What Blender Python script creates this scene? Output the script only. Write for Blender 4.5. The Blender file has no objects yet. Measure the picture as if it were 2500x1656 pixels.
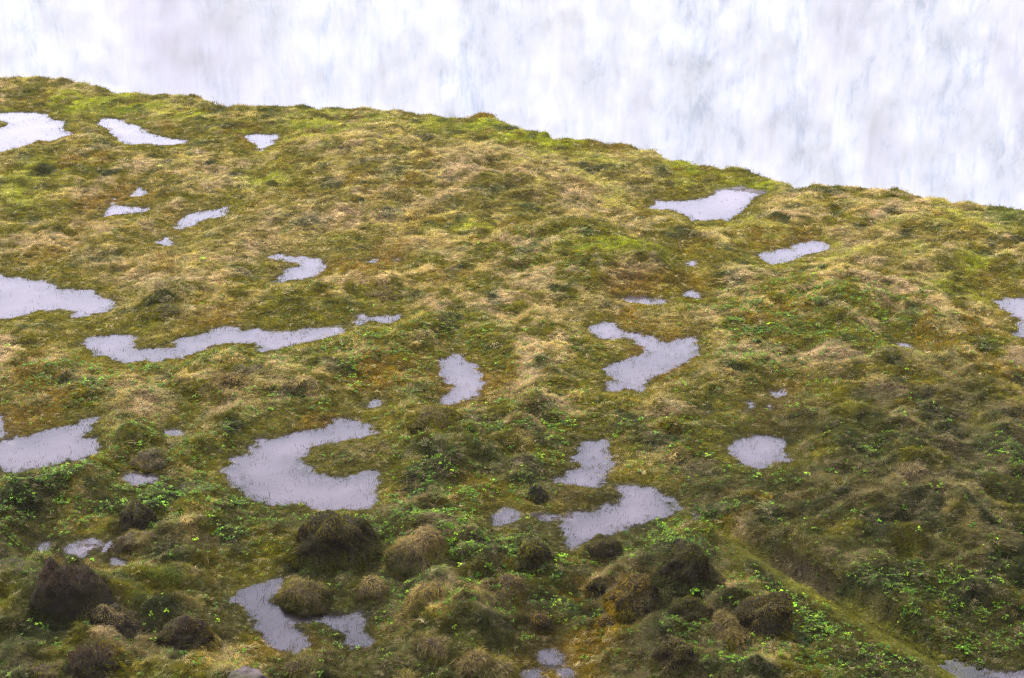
import bpy, math, random
import numpy as np
from mathutils import Vector, noise as mnoise, Matrix

R = math.radians
rng = np.random.default_rng(7)
random.seed(7)
scene = bpy.context.scene
COL = scene.collection

# ------------------------------------------------------------------ camera
CAM_H = 12.4
PITCH = 20.0
TANH = 0.2935
cam_d = bpy.data.cameras.new("camera")
cam = bpy.data.objects.new("camera", cam_d)
COL.objects.link(cam)
cam.location = (0, 0, CAM_H)
cam.rotation_euler = (R(90 - PITCH), 0, 0)
cam_d.sensor_width = 36
cam_d.lens = 18 / TANH
cam_d.clip_start = 0.5
cam_d.clip_end = 2000
scene.camera = cam

# ------------------------------------------------------------------ sky, sun, exposure
SUN_EL, SUN_AZ = 42.0, -42.0          # azimuth measured from +Y towards +X
w = bpy.data.worlds.new("World")
scene.world = w
w.use_nodes = True
nt = w.node_tree
nt.nodes.clear()
sky = nt.nodes.new("ShaderNodeTexSky")
sky.sky_type = 'NISHITA'
sky.sun_disc = False
sky.sun_elevation = R(SUN_EL)
sky.sun_rotation = R(SUN_AZ)
sky.dust_density = 1.0
hs = nt.nodes.new("ShaderNodeHueSaturation")
hs.inputs['Saturation'].default_value = 0.42
hs.inputs['Hue'].default_value = 0.53
bg = nt.nodes.new("ShaderNodeBackground")
bg.inputs['Strength'].default_value = 0.14
wo = nt.nodes.new("ShaderNodeOutputWorld")
nt.links.new(sky.outputs[0], hs.inputs['Color'])
cloud = nt.nodes.new("ShaderNodeMix")      # a thin even cloud deck over the blue
cloud.data_type = 'RGBA'
cloud.inputs[0].default_value = 0.95
cloud.inputs[7].default_value = (4.7, 4.65, 5.9, 1)
nt.links.new(hs.outputs[0], cloud.inputs[6])
nt.links.new(cloud.outputs[2], bg.inputs['Color'])
nt.links.new(bg.outputs[0], wo.inputs['Surface'])

sl = bpy.data.lights.new("sun", 'SUN')
sl.energy = 2.4
sl.angle = R(10)
sl.color = (1.0, 0.95, 0.88)
sun = bpy.data.objects.new("sun", sl)
COL.objects.link(sun)
sd_ = Vector((math.sin(R(SUN_AZ)) * math.cos(R(SUN_EL)), math.cos(R(SUN_AZ)) * math.cos(R(SUN_EL)), math.sin(R(SUN_EL))))
sun.rotation_euler = sd_.to_track_quat('Z', 'Y').to_euler()

scene.view_settings.view_transform = 'Standard'
scene.view_settings.look = 'None'
scene.view_settings.gamma = 1
scene.view_settings.use_curve_mapping = False
scene.view_settings.exposure = 2.12
scene.cycles.use_denoising = True
scene.cycles.denoiser = 'OPENIMAGEDENOISE'
scene.cycles.denoising_input_passes = 'RGB_ALBEDO_NORMAL'
scene.cycles.denoising_prefilter = 'NONE'
scene.cycles.pixel_filter_type = 'BLACKMAN_HARRIS'
scene.cycles.filter_width = 1.15
scene.cycles.use_light_tree = False
scene.cycles.sample_clamp_indirect = 3
scene.cycles.max_bounces = 6
scene.cycles.diffuse_bounces = 3
scene.cycles.transparent_max_bounces = 8

# ------------------------------------------------------------------ pixel (2500 x 1656 photograph) -> place on a level plane
def place(px, py, z=0.0):
    u = (px - 1250) / 1250 * TANH
    v = -(py - 828) / 1250 * TANH
    cp, sp = math.cos(R(PITCH)), math.sin(R(PITCH))
    dx, dy, dz = u, cp + v * sp, -sp + v * cp
    t = (z - CAM_H) / dz
    return dx * t, dy * t

def mpp(px, py):                       # metres across one photograph pixel at that place
    x, y = place(px, py)
    d = math.sqrt(x * x + y * y + CAM_H ** 2)
    return d * TANH / 1250

def T(i, j, pts):                      # read from an enlarged tile of the photograph
    return [(625 * i + a * 0.3521, 552 * j + b * 0.3521) for a, b in pts]

def D(pts):
    return [(a * 1.0562, b * 1.0562) for a, b in pts]

# ------------------------------------------------------------------ noise
def _h(ix, iy, seed):
    h = (ix.astype(np.int64) * 374761393 + iy.astype(np.int64) * 668265263 + seed * 974634777) & 0xFFFFFFFF
    h = ((h ^ (h >> 13)) * 1274126177) & 0xFFFFFFFF
    h = (h ^ (h >> 16)) & 0xFFFFFFFF
    return h / 4294967295.0 * 2 * np.pi

def pn(x, y, seed=0):
    ix, iy = np.floor(x), np.floor(y)
    fx, fy = x - ix, y - iy
    ux, uy = fx * fx * fx * (fx * (fx * 6 - 15) + 10), fy * fy * fy * (fy * (fy * 6 - 15) + 10)
    def g(ox, oy):
        a = _h(ix + ox, iy + oy, seed)
        return np.cos(a) * (fx - ox) + np.sin(a) * (fy - oy)
    a, b, c, d = g(0, 0), g(1, 0), g(0, 1), g(1, 1)
    return (a + (b - a) * ux + ((c + (d - c) * ux) - (a + (b - a) * ux)) * uy) * 1.5

def fbm(x, y, s, octv=3, seed=0, gain=0.5):
    r, a, t = 0, 1.0, 0
    for k in range(octv):
        r = r + a * pn(x / s + 17.3 * k, y / s - 9.1 * k, seed + k * 31)
        t += a
        a *= gain
        s *= 0.5
    return r / t * 1.25

def sstep(a, b, x):
    t = np.clip((x - a) / (b - a), 0, 1)
    return t * t * (3 - 2 * t)

# ------------------------------------------------------------------ puddles: outline and label
PUDDLES = [
 ("wide pale puddle below the cliff edge at the far left", T(0,0,[(-120,790),(0,787),(150,778),(250,782),(330,790),(305,812),(380,832),(445,838),(435,885),(445,905),(490,932),(420,950),(370,972),(280,965),(180,1000),(90,1030),(0,1048),(-120,1070),(-120,905),(0,890),(90,855),(60,838),(0,820),(-120,815)])),
 ("slanting tapered puddle on the upper left, just right of the far-left corner puddle", T(0,0,[(680,850),(740,820),(860,835),(880,860),(960,880),(1000,920),(1100,940),(1180,965),(1310,975),(1260,988),(1180,990),(1120,998),(1060,985),(900,992),(860,970),(790,930),(770,890),(720,865)])),
 ("small squarish puddle close under the cliff edge, upper left", [(609,331),(625,327),(674,329),(678,341),(664,352),(646,366),(634,366),(630,352),(612,342)]),
 ("tiny puddle just above the flat-topped one, upper left", T(0,0,[(920,1342),(960,1300),(1020,1330),(1030,1342),(1010,1354),(930,1352)])),
 ("narrow flat puddle with a small spike on top, upper left", T(0,0,[(640,1510),(720,1492),(740,1440),(770,1425),(765,1400),(800,1378),(800,1425),(900,1430),(1060,1450),(1000,1470),(860,1474),(780,1480),(730,1495)])),
 ("thin puddle slanting up to the right, upper left", T(0,0,[(1240,1560),(1300,1490),(1400,1465),(1560,1443),(1555,1475),(1480,1497),(1400,1520),(1320,1560),(1260,1572)])),
 ("sliver of water below the upper-left slanting puddle", T(0,1,[(1070,108),(1120,98),(1140,75),(1175,70),(1172,98),(1235,120),(1150,127)])),
 ("large smooth tongue of water entering at the left edge, halfway up", T(0,1,[(-140,322),(0,335),(60,352),(240,378),(330,395),(400,435),(520,450),(630,455),(650,480),(700,500),(800,520),(790,555),(720,585),(620,600),(550,607),(520,575),(420,563),(260,580),(130,605),(0,630),(-140,655)])),
 ("long winding stream-like puddle curving across the left half", T(0,1,[(590,790),(640,765),(720,765),(810,755),(880,765),(930,785),(900,810),(950,845),(1040,865),(1110,862),(1200,840),(1260,785),(1400,755),(1530,708),(1640,715),(1700,720),(1775,705),(1895,735),(1985,740),(2045,745),(2155,715),(2215,703),(2375,703),(2295,745),(2175,785),(2025,805),(1875,840),(1845,858),(1805,835),(1775,808),(1700,795),(1620,792),(1540,798),(1450,825),(1370,860),(1250,885),(1160,910),(1080,918),(980,925),(880,937),(840,905),(790,875),(700,870),(620,835)])),
 ("small forked puddle at the right tip of the winding stream-like puddle", T(1,1,[(620,674),(680,655),(700,630),(750,600),(780,625),(900,618),(1000,613),(990,647),(930,660),(820,648),(780,652),(770,674),(720,676)])),
 ("hook-shaped puddle left of centre in the upper half", T(1,1,[(90,200),(150,200),(250,208),(330,215),(400,215),(450,245),(440,290),(420,320),(350,350),(260,365),(200,388),(140,385),(150,350),(210,310),(240,280),(330,268),(280,245),(200,235),(150,215)])),
 ("tiny flat puddle right of the hook-shaped puddle", T(1,1,[(760,235),(810,218),(860,230),(850,245),(800,246)])),
 ("sliver of water right of the tiny flat puddle near the middle", T(1,1,[(940,228),(980,222),(1015,236),(980,242)])),
 ("upright ragged puddle near the middle of the moor", T(1,1,[(1270,935),(1320,940),(1370,888),(1400,888),(1395,930),(1480,960),(1520,1010),(1590,1035),(1590,1095),(1540,1130),(1510,1180),(1440,1187),(1400,1210),(1300,1218),(1330,1170),(1350,1130),(1380,1110),(1330,1060),(1275,1012),(1330,990),(1325,955)])),
 ("tiny puddle left of the dark hummock below the middle", T(1,1,[(715,1222),(770,1240),(800,1208),(840,1198),(885,1228),(840,1236),(770,1252)])),
 ("big C-shaped pond curling round a grassy spit", D([(770,971),(850,983),(868,1000),(800,1010),(740,1022),(700,1045),(680,1055),(690,1075),(720,1093),(780,1102),(868,1094),(862,1115),(845,1125),(862,1150),(845,1170),(740,1172),(700,1158),(620,1152),(590,1147),(545,1117),(530,1087),(513,1080),(545,1062),(580,1050),(600,1020),(650,1010),(700,995),(750,990)])),
 ("small edge puddle cut by the left border, lower middle", D([(-30,950),(0,962),(15,980),(20,1000),(0,1012),(-30,1015)])),
 ("broad oval puddle at the left edge, lower middle", D([(-30,1030),(0,1022),(40,1010),(110,995),(150,988),(190,985),(215,968),(200,1000),(213,1020),(205,1045),(180,1055),(120,1070),(50,1082),(0,1070),(-30,1066)])),
 ("small pale puddle between the left edge pond and the C-shaped pond", T(0,2,[(860,155),(940,138),(1090,148),(1105,180),(1090,207),(1000,213),(930,207),(880,187)])),
 ("faint shallow puddle above the leafy mound, lower left", T(0,1,[(1130,1415),(1200,1405),(1260,1415),(1330,1442),(1200,1440)])),
 ("zigzag puddle right of centre", T(2,1,[(540,688),(650,666),(700,680),(740,715),(800,735),(920,760),(980,785),(1060,795),(1140,785),(1250,768),(1268,830),(1250,885),(1170,930),(1100,965),(1010,1002),(960,1042),(900,1082),(870,1118),(800,1112),(690,1124),(685,1087),(790,1080),(740,1040),(645,1000),(690,960),(780,930),(870,910),(940,885),(985,870),(920,820),(850,800),(780,760),(640,768),(600,738),(560,722)])),
 ("thin lens of water below the lime-green hump, right of centre", T(2,1,[(690,488),(760,490),(920,488),(1100,515),(1040,530),(930,533),(830,522),(770,512)])),
 ("small triangular puddle right of the thin lens of water", T(2,1,[(1170,472),(1210,440),(1250,428),(1280,455),(1318,465),(1305,494),(1240,483),(1190,480)])),
 ("tiny bright puddle above the small triangular one", T(2,1,[(1185,267),(1230,233),(1285,245),(1275,262),(1220,265)])),
 ("pointed puddle rising to the right, upper right", T(3,1,[(-65,195),(0,185),(130,155),(170,140),(240,115),(390,108),(402,130),(360,165),(280,185),(150,210),(60,247),(0,250),(-30,230)])),
 ("bright fish-shaped puddle just below the cliff edge, upper right", T(2,0,[(955,1442),(1010,1383),(1060,1395),(1200,1400),(1370,1360),(1430,1320),(1520,1303),(1600,1308),(1740,1332),(1660,1348),(1640,1400),(1580,1440),(1560,1482),(1480,1518),(1400,1516),(1250,1516),(1200,1473),(1130,1442),(1060,1442)])),
 ("puddle cut off by the right border, halfway up", T(3,1,[(1580,520),(1640,520),(1730,503),(1900,505),(1900,775),(1730,760),(1750,720),(1720,640),(1650,570)])),
 ("lone sliver of water on the right, left of the border puddle", T(3,1,[(875,812),(950,808),(1030,838),(950,842),(905,832)])),
 ("tiny puddle beside the bright green plants, right side", T(3,1,[(5,1145),(60,1155),(85,1125),(145,1133),(120,1152),(60,1184),(30,1178)])),
 ("left one of the tiny puddles below the bright green plants", T(2,1,[(1605,1225),(1640,1208),(1695,1240),(1655,1253),(1630,1284),(1595,1280),(1632,1250)])),
 ("rightmost speck of water below the bright green plants", T(2,1,[(1755,1236),(1800,1236),(1820,1256),(1770,1260)])),
 ("pale diamond-shaped puddle on the lower right", D([(1670,1030),(1700,1020),(1760,1012),(1814,1016),(1802,1040),(1820,1055),(1780,1062),(1745,1078),(1720,1062),(1690,1045)])),
 ("ragged puddle above the spotted pond, lower centre right", D([(1325,1060),(1338,1022),(1395,1018),(1402,1045),(1418,1060),(1397,1090),(1382,1117),(1298,1107),(1312,1090),(1370,1080),(1345,1070)])),
 ("large kidney-shaped pond with sparse stalks, lower centre right", T(2,2,[(350,480),(390,435),(460,435),(590,420),(640,370),(700,350),(750,290),(770,238),(850,236),(940,248),(1010,273),(1050,318),(1093,338),(1096,378),(1040,412),(990,427),(900,462),(830,503),(740,522),(650,562),(560,582),(480,612),(410,655),(395,590),(355,550),(340,510)])),
 ("thin streak of water at the left tip of the kidney-shaped pond", T(2,2,[(150,428),(250,434),(345,445),(250,460)])),
 ("faint shallow puddle left of the kidney-shaped pond", D([(1138,1192),(1165,1172),(1192,1185),(1182,1197),(1150,1207)])),
 ("blue grey pond wrapping a grassy islet at the bottom", D([(538,1370),(590,1348),(650,1343),(642,1370),(655,1385),(690,1403),(700,1408),(760,1413),(800,1423),(847,1418),(832,1445),(847,1477),(810,1480),(790,1452),(740,1428),(700,1422),(668,1437),(675,1452),(712,1482),(690,1488),(630,1488),(620,1467),(605,1442),(590,1422),(570,1397)])),
 ("small triangular puddle in orange moss, lower left", T(0,2,[(470,652),(540,628),(583,655),(583,690),(545,715),(510,692)])),
 ("short puddle just right of the triangular one, lower left", T(0,2,[(580,622),(630,606),(690,630),(620,645)])),
 ("tiny puddle touching the mossy lump, lower left", T(0,2,[(715,635),(795,622),(797,655),(740,660)])),
 ("leftmost of the tiny puddles in orange moss, lower left", T(0,2,[(285,640),(330,628),(340,655),(290,660)])),
 ("tiny puddle below the mossy lump, lower left", T(0,2,[(798,742),(870,732),(875,757),(810,762)])),
 ("small ragged bluish puddle near the bottom edge, right of centre", T(2,2,[(215,1378),(280,1360),(345,1408),(375,1425),(320,1452),(285,1485),(230,1452),(205,1430)])),
 ("tiny puddle cut by the bottom edge", T(2,2,[(95,1530),(180,1518),(200,1580),(190,1640),(90,1640)])),
 ("tiny puddle just right of the bottom edge one", T(2,2,[(325,1510),(400,1498),(418,1542),(350,1538)])),
 ("water at the bottom right corner beside the path", T(3,2,[(1530,1540),(1620,1525),(1775,1512),(1950,1500),(2000,1680),(1560,1680),(1500,1560)])),
]
PW = []
for lab, poly in PUDDLES:
    P = np.array([place(a, b) for a, b in poly])
    x, y = P[:, 0], P[:, 1]
    xn, yn = np.roll(x, -1), np.roll(y, -1)
    area = abs(np.sum(x * yn - xn * y)) / 2
    per = np.sum(np.hypot(xn - x, yn - y))
    PW.append((P, area / per))

def poly_sd(P, X, Y):
    n = len(P)
    d = np.full(X.shape, 1e9)
    inside = np.zeros(X.shape, bool)
    for i in range(n):
        ax, ay = P[i]
        bx, by = P[(i + 1) % n]
        ex, ey = bx - ax, by - ay
        wx, wy = X - ax, Y - ay
        t = np.clip((wx * ex + wy * ey) / (ex * ex + ey * ey + 1e-12), 0, 1)
        d = np.minimum(d, (wx - ex * t) ** 2 + (wy - ey * t) ** 2)
        c = ((ay > Y) != (by > Y))
        xi = ex * (Y - ay) / (ey if abs(ey) > 1e-12 else 1e-12) + ax
        inside ^= c & (X < xi)
    d = np.sqrt(d)
    return np.where(inside, -d, d)

def line_d(pts, X, Y):                 # distance to a polyline, and side
    d = np.full(X.shape, 1e9)
    s = np.zeros(X.shape)
    for (ax, ay), (bx, by) in zip(pts[:-1], pts[1:]):
        ex, ey = bx - ax, by - ay
        wx, wy = X - ax, Y - ay
        t = np.clip((wx * ex + wy * ey) / (ex * ex + ey * ey), 0, 1)
        q = np.hypot(wx - ex * t, wy - ey * t)
        m = q < d
        d = np.where(m, q, d)
        s = np.where(m, ex * wy - ey * wx, s)
    return d, np.sign(s)

# cliff edge
EDGE_Z = 0.12
edge_px = ([(-900, 175), (-400, 168), (-120, 180)] + T(0,0,[(0,524),(60,524),(180,518),(300,530),(480,545),(600,575),(700,600),(830,632),(1020,632),(1100,642),(1270,648),(1400,660),(1450,690),(1500,722),(1650,724)])
  + T(1,0,[(0,722),(230,725),(330,728),(450,747),(580,738),(700,735),(780,742),(900,754),(1020,760),(1120,782),(1240,780),(1330,802),(1450,807),(1520,778),(1610,772),(1650,802),(1690,838)])
  + T(2,0,[(0,859),(100,880),(230,908),(270,945),(330,962),(450,960),(560,975),(660,997),(720,990),(900,1010),(980,1030),(1040,1087),(1200,1107),(1290,1147),(1330,1138),(1440,1157),(1530,1150),(1640,1165),(1720,1197)])
  + T(3,0,[(0,1222),(100,1252),(200,1287),(330,1268),(470,1270),(640,1292),(820,1314),(900,1312),(1000,1337),(1120,1357),(1210,1365),(1290,1387),(1440,1390),(1520,1400),(1620,1437),(1700,1452),(1775,1454)])
  + [(2620, 530), (3000, 600), (3500, 680)])
E = np.array([place(a, b + 5, EDGE_Z) for a, b in edge_px])
o_ = np.argsort(E[:, 0])
E = E[o_]

# ------------------------------------------------------------------ the ground sheet
def axis(lo, a, b, hi, st):
    fine = list(np.arange(a, b, st))
    def grow(p, end, sgn):
        out, s = [], st
        while (p < end) if sgn > 0 else (p > end):
            s *= 1.14
            p += sgn * s
            out.append(p)
        return out
    return np.array(sorted(grow(a, lo, -1)) + fine + grow(fine[-1], hi, 1))

ST = 0.07
gx = axis(-130, -20.5, 20.5, 130, ST)
gy = axis(-70, 17.5, 64.5, 320, ST)
X, Y = np.meshgrid(gx, gy)

sd = np.full(X.shape, 4.0)
wob = 0.65 * fbm(X, Y, 0.7, 3, 11) + 0.55 * fbm(X, Y, 0.26, 3, 12, .7)
for P, inr in PW:
    x0, y0 = P.min(0) - 3
    x1, y1 = P.max(0) + 3
    i0, i1 = np.searchsorted(gx, [x0, x1])
    j0, j1 = np.searchsorted(gy, [y0, y1])
    s = poly_sd(P, X[j0:j1, i0:i1], Y[j0:j1, i0:i1])
    amp = min(0.27, inr * 1.6)
    yy = Y[j0:j1, i0:i1]
    s2 = poly_sd(P, X[j0:j1, i0:i1], yy + (0.10 + 0.003 * (yy - 20)))
    s = np.minimum(s, s2) + wob[j0:j1, i0:i1] * amp - 0.03 + 0.06 * float(inr < .16 and P[:, 1].mean() > 27)
    sd[j0:j1, i0:i1] = np.minimum(sd[j0:j1, i0:i1], s)

out = np.maximum(sd, 0)
near = 1 - sstep(24, 34, Y)            # rough heath close to the camera, with foreground shade painted in
def rolled(F, k_):                     # the field k_ rows further from (+) or nearer to (-) the camera
    G = np.roll(F, -k_, 0)
    if k_ > 0: G[-k_:] = 4
    else: G[:-k_] = 4
    return G
for k_ in (5, 10, 15, 20):             # low gentle shores in front of and behind the water
    out = np.minimum(out, np.maximum(np.maximum(sd, 0) * .3, rolled(np.maximum(sd, 0), k_) + 0.03 * k_))
    out = np.minimum(out, np.maximum(np.maximum(sd, 0) * .3, rolled(np.maximum(sd, 0), -k_) + 0.03 * k_))
H = np.where(sd > 0, 0.045 * (1 - np.exp(-sd.clip(0) / 0.35)), -0.09 * (1 - np.exp(np.minimum(sd, 0) / 0.16)))
r1, r2, r3 = sstep(0.0, 1.1, out), sstep(0, 2.8, out), sstep(0, 0.45, out)
H += r2 * 0.36 * (fbm(X, Y, 6.5, 3, 1) + 0.30)
b = 1 - np.abs(fbm(X + 3, Y, 1.7, 3, 2)) * 1.7
H += r1 * (0.16 + 0.14 * near) * np.clip(b, -0.4, 1)
b2 = fbm(X, Y * 1.25, 0.75, 3, 3)
H += r1 * (0.075 + 0.13 * near) * b2
H += r3 * (0.05 + 0.02 * near) * fbm(X * .8, Y * 1.2, 0.30, 2, 4)

def bump(px, py, wpx, hm, flat=1.0):
    cx, cy = place(px, py)
    rr = wpx * mpp(px, py) * 0.5
    q = ((X - cx) / rr) ** 2 + ((Y - cy) / (rr * flat)) ** 2
    return hm * np.exp(-q * 1.3)

# humps and slopes the photograph shows
for a in [(395, 745, 190, .3), (590, 905, 220, .25), (360, 1100, 260, .25), (910, 385, 260, .35, 2), (1530, 690, 280, .5, 1.4),
          (1400, 600, 300, .3), (700, 760, 300, .25), (1230, 460, 350, .3, 2), (1050, 830, 260, .25), (1150, 1130, 200, .15),
          (40, 1370, 200, .5), (1400, 1190, 260, .3), (2050, 760, 380, .3, 1.5), (2150, 1290, 420, .28, .8), (2380, 1330, 380, .35, .8),
          (2250, 920, 300, .3), (1850, 930, 220, .3), (1620, 400, 260, .3, 2),
          (200, 1480, 420, .3), (1120, 1360, 260, .25), (820, 1620, 260, .15), (1150, 1600, 300, .3),
          (2420, 1480, 200, .35), (150, 1200, 360, .25), (600, 1210, 200, .2)]:
    H += bump(*a) * sstep(0.0, 1.0, out)

SEATS = [(83, 245, 1392, 1525), (205, 345, 1442, 1530), (287, 372, 1222, 1300), (285, 392, 1298, 1350), (363, 508, 1500, 1582), (150, 272, 1588, 1672), (30, 165, 1612, 1668), (712, 915, 1233, 1362), (966, 1098, 1283, 1366), (690, 800, 1415, 1482), (868, 950, 1408, 1463), (1004, 1088, 1416, 1486), (1208, 1285, 1404, 1450), (1428, 1520, 1300, 1362), (1250, 1350, 1316, 1398), (1616, 1752, 1320, 1434), (1494, 1628, 1404, 1497), (1634, 1756, 1452, 1512), (1278, 1352, 1488, 1533), (1458, 1516, 1494, 1528), (1778, 1962, 1448, 1548), (1722, 1832, 1504, 1576), (1604, 1696, 1556, 1636), (1436, 1490, 1416, 1460), (552, 628, 1624, 1672), (1286, 1330, 1184, 1226), (1018, 1096, 1560, 1604), (1100, 1205, 1562, 1622), (1150, 1252, 1612, 1668), (920, 1030, 1640, 1690), (700, 790, 1605, 1650), (884, 980, 676, 726), (1005, 1104, 976, 1035), (2183, 2284, 1110, 1180), (365, 435, 714, 762), (545, 640, 866, 928), (300, 455, 1058, 1126), (-50, 98, 1318, 1412)]
for x0, x1, y0, y1 in SEATS:           # turf banked up round the feet of boulders and tussocks
    hp = (y1 - y0) * mpp((x0 + x1) / 2, y1)
    H += bump((x0 + x1) / 2, y1 - 0.30 * (y1 - y0), (x1 - x0) * 1.4, 0.22 * hp, 0.9) * sstep(0.0, 0.5, out)

# trodden path with a bank above it
path_px = [(1560, 1190), (1640, 1225), (1740, 1290), (1850, 1345), (1960, 1410), (2060, 1470), (2180, 1540), (2330, 1620), (2500, 1720), (2700, 1840)]
path_w = [place(*p) for p in path_px]
pd, ps = line_d(path_w, X, Y)
fade = sstep(0, 1.6, X - place(1600, 1210)[0])
bank = fade * np.where(ps > 0, sstep(0.06, 0.22, pd) * 0.12 * (1 - sstep(0.5, 2.2, pd)) * (1 - .6 * sstep(0, 5, X - place(2000, 1430)[0])), 0)
H = H * (1 - 0.80 * fade * (1 - sstep(.5, 2.6, pd)) * (ps < 0)) * (1 - 0.62 * fade * (1 - sstep(.3, 2.4, pd)) * (ps >= 0))
H = H * (1 - 0.7 * fade * (1 - sstep(0.08, 0.45, pd))) + bank * sstep(0, .8, out) - 0.20 * fade * np.exp(-((pd - .03) / .12) ** 2) * (1 - sstep(4.0, 7.0, X - place(1600, 1210)[0]))

# the cliff edge and the gorge beyond it
ye = np.interp(X, E[:, 0], E[:, 1])
over = Y - ye
k = sstep(-3.2, -0.5, over)
lip = EDGE_Z - 0.05 + 0.16 * fbm(X, Y, 0.9, 4, 9) + 0.08 * (np.clip(1.0 - np.abs(over + 0.5), 0, 1))
H = H * (1 - k) + lip * k
so = np.maximum(over - 0.02, 0)
H = H - np.minimum(1.15 * so + 0.5 * so ** 1.5, 34 + 2 * fbm(X, Y, 9, 2, 5))
H = np.maximum(H, -36)
# the viewer's hill behind the lower border
H += np.where(Y < 17, np.minimum((17 - Y) * 0.62, 10.2), 0)
H += np.clip((-4 - Y) * 1.5, 0, 46) * (1 + .12 * fbm(X, Y, 14, 3, 6))  # unseen slope raised behind the camera to block sky light

# ------------------------------------------------------------------ plant colours over the ground
def patch(px, py, rx, ry, soft=1.0):
    cx, cy = place(px, py)
    m = mpp(px, py)
    y0, y1 = place(px, py + ry)[1], place(px, py - ry)[1]
    q = ((X - cx) / (rx * m)) ** 2 + ((Y - cy) / max(0.3, (y1 - y0) / 2)) ** 2
    return np.exp(-q * soft)

TAN = np.array((0.320, 0.232, 0.062))
PINK = np.array((0.330, 0.225, 0.105))
OLIVE = np.array((0.122, 0.107, 0.002))
RUST = np.array((0.165, 0.100, 0.003))
LIME = np.array((0.24, 0.27, 0.004))
GREEN = np.array((0.054, 0.088, 0.005))
DEEP = np.array((0.020, 0.034, 0.008))
HEATH_SHADE = np.array((0.022, 0.026, 0.006))  # dark plants, with foreground shade put into the colour as well
SOIL = np.array((0.07, 0.048, 0.028))

n1, n2, n3 = fbm(X, Y * .7, 3.2, 3, 21), fbm(X, Y * .8, 1.1, 3, 22), fbm(X, Y, 0.45, 2, 23)
n4, n5 = fbm(X, Y * .6, 2.0, 3, 24), fbm(X + 50, Y, 1.6, 3, 25)
dry = sstep(-0.20, 0.28, n1 * 0.5 + n2 * 0.65 + n3 * 0.55 - 0.05 - 0.06 * near)
dry = np.clip(dry * sstep(0.05, 1.0, out) ** 0.7, 0, 1)
for a in [(1000, 400, 260, 70), (1400, 470, 300, 80), (300, 620, 330, 50), (900, 540, 300, 50), (2150, 640, 260, 70), (700, 600, 200, 60)]:
    dry = np.clip(dry + 0.2 * patch(*a), 0, 1)
C = OLIVE + (RUST - OLIVE) * sstep(-.1, .7, n4)[..., None]
tan = TAN + (PINK - TAN) * sstep(-.3, .4, n5)[..., None]
C = C + (tan - C) * dry[..., None] * 0.9
dfe = -over                            # metres back from the cliff edge
lime = sstep(0.05, 0.5, n2 * .7 + n4 * .6 + n3 * .3) * (1 - sstep(3, 13, dfe)) * 0.55
for a in [(820, 295, 110, 40), (1130, 320, 130, 30), (640, 450, 70, 30), (1450, 425, 50, 30), (2375, 665, 35, 22), (2450, 585, 25, 14),
          (1330, 350, 110, 25), (1480, 645, 120, 22), (1560, 640, 60, 18), (2330, 730, 60, 22), (1360, 385, 60, 20), (250, 260, 120, 30),
          (470, 275, 60, 20), (1130, 570, 130, 18), (1650, 420, 120, 20), (50, 480, 80, 60), (1860, 460, 60, 14), (1990, 640, 120, 16)]:
    lime = np.clip(lime + 0.95 * patch(*a) * sstep(-.35, .2, n2 + n3 * .6), 0, 1)
C = C + (LIME - C) * (lime * 0.85)[..., None]
green = sstep(0.1, 0.55, fbm(X, Y, 1.3, 3, 27) * .7 + n3 * .5) * (0.55 + 0.45 * near)
for a in [(2470, 540, 80, 30), (400, 730, 70, 25), (1180, 1150, 160, 40)]:
    green = np.clip(green + 0.7 * patch(*a), 0, 1)
C = C + (GREEN - C) * (green * sstep(0.1, .6, out))[..., None] * 0.8
deep = sstep(0.22, 0.50, fbm(X + 9, Y, 0.9, 3, 28) + 0.22 * near)  # more dark green close by, part of the painted foreground shade
C = C + (DEEP - C) * (deep * 0.7 * sstep(0.1, .7, out))[..., None]
heath_shade = near * sstep(-0.45, 0.20, fbm(X, Y, 1.5, 3, 29) + 0.05)
right = sstep(2.0, 7.0, X) * (1 - sstep(27, 36, Y))
heath_shade = np.clip(heath_shade + right * 0.85 * sstep(-.55, .1, n2), 0, 1)
C = C + (HEATH_SHADE - C) * (heath_shade * 0.76)[..., None]
pm = fade * (1 - sstep(0.16, 0.42 + .2 * n3, np.abs(pd * ps + .22)))
C = C + (np.array((.150, .145, .012)) - C) * (pm * 0.62)[..., None]
soil = patch(1930, 1398, 70, 16, 1.2) + patch(1270, 1153, 60, 10, 1.5)
for (a, b_) in [(1900, 1375), (1960, 1412), (2010, 1440)]:
    soil += patch(a, b_, 30, 9)
soil = np.clip(soil, 0, 1) * (.65 * (1 - sstep(.1, .3, pd)) * fade + .5 * (1 - fade))
C = C + (SOIL - C) * soil[..., None]
n6 = fbm(X * .7, Y * 1.5, 0.28, 3, 33, .7)
C = C * np.exp(0.30 * n3 + 0.45 * n6)[..., None]
mud = 1 - sstep(-0.05, 0.06, sd)
LEAF = np.zeros(X.shape)
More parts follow.
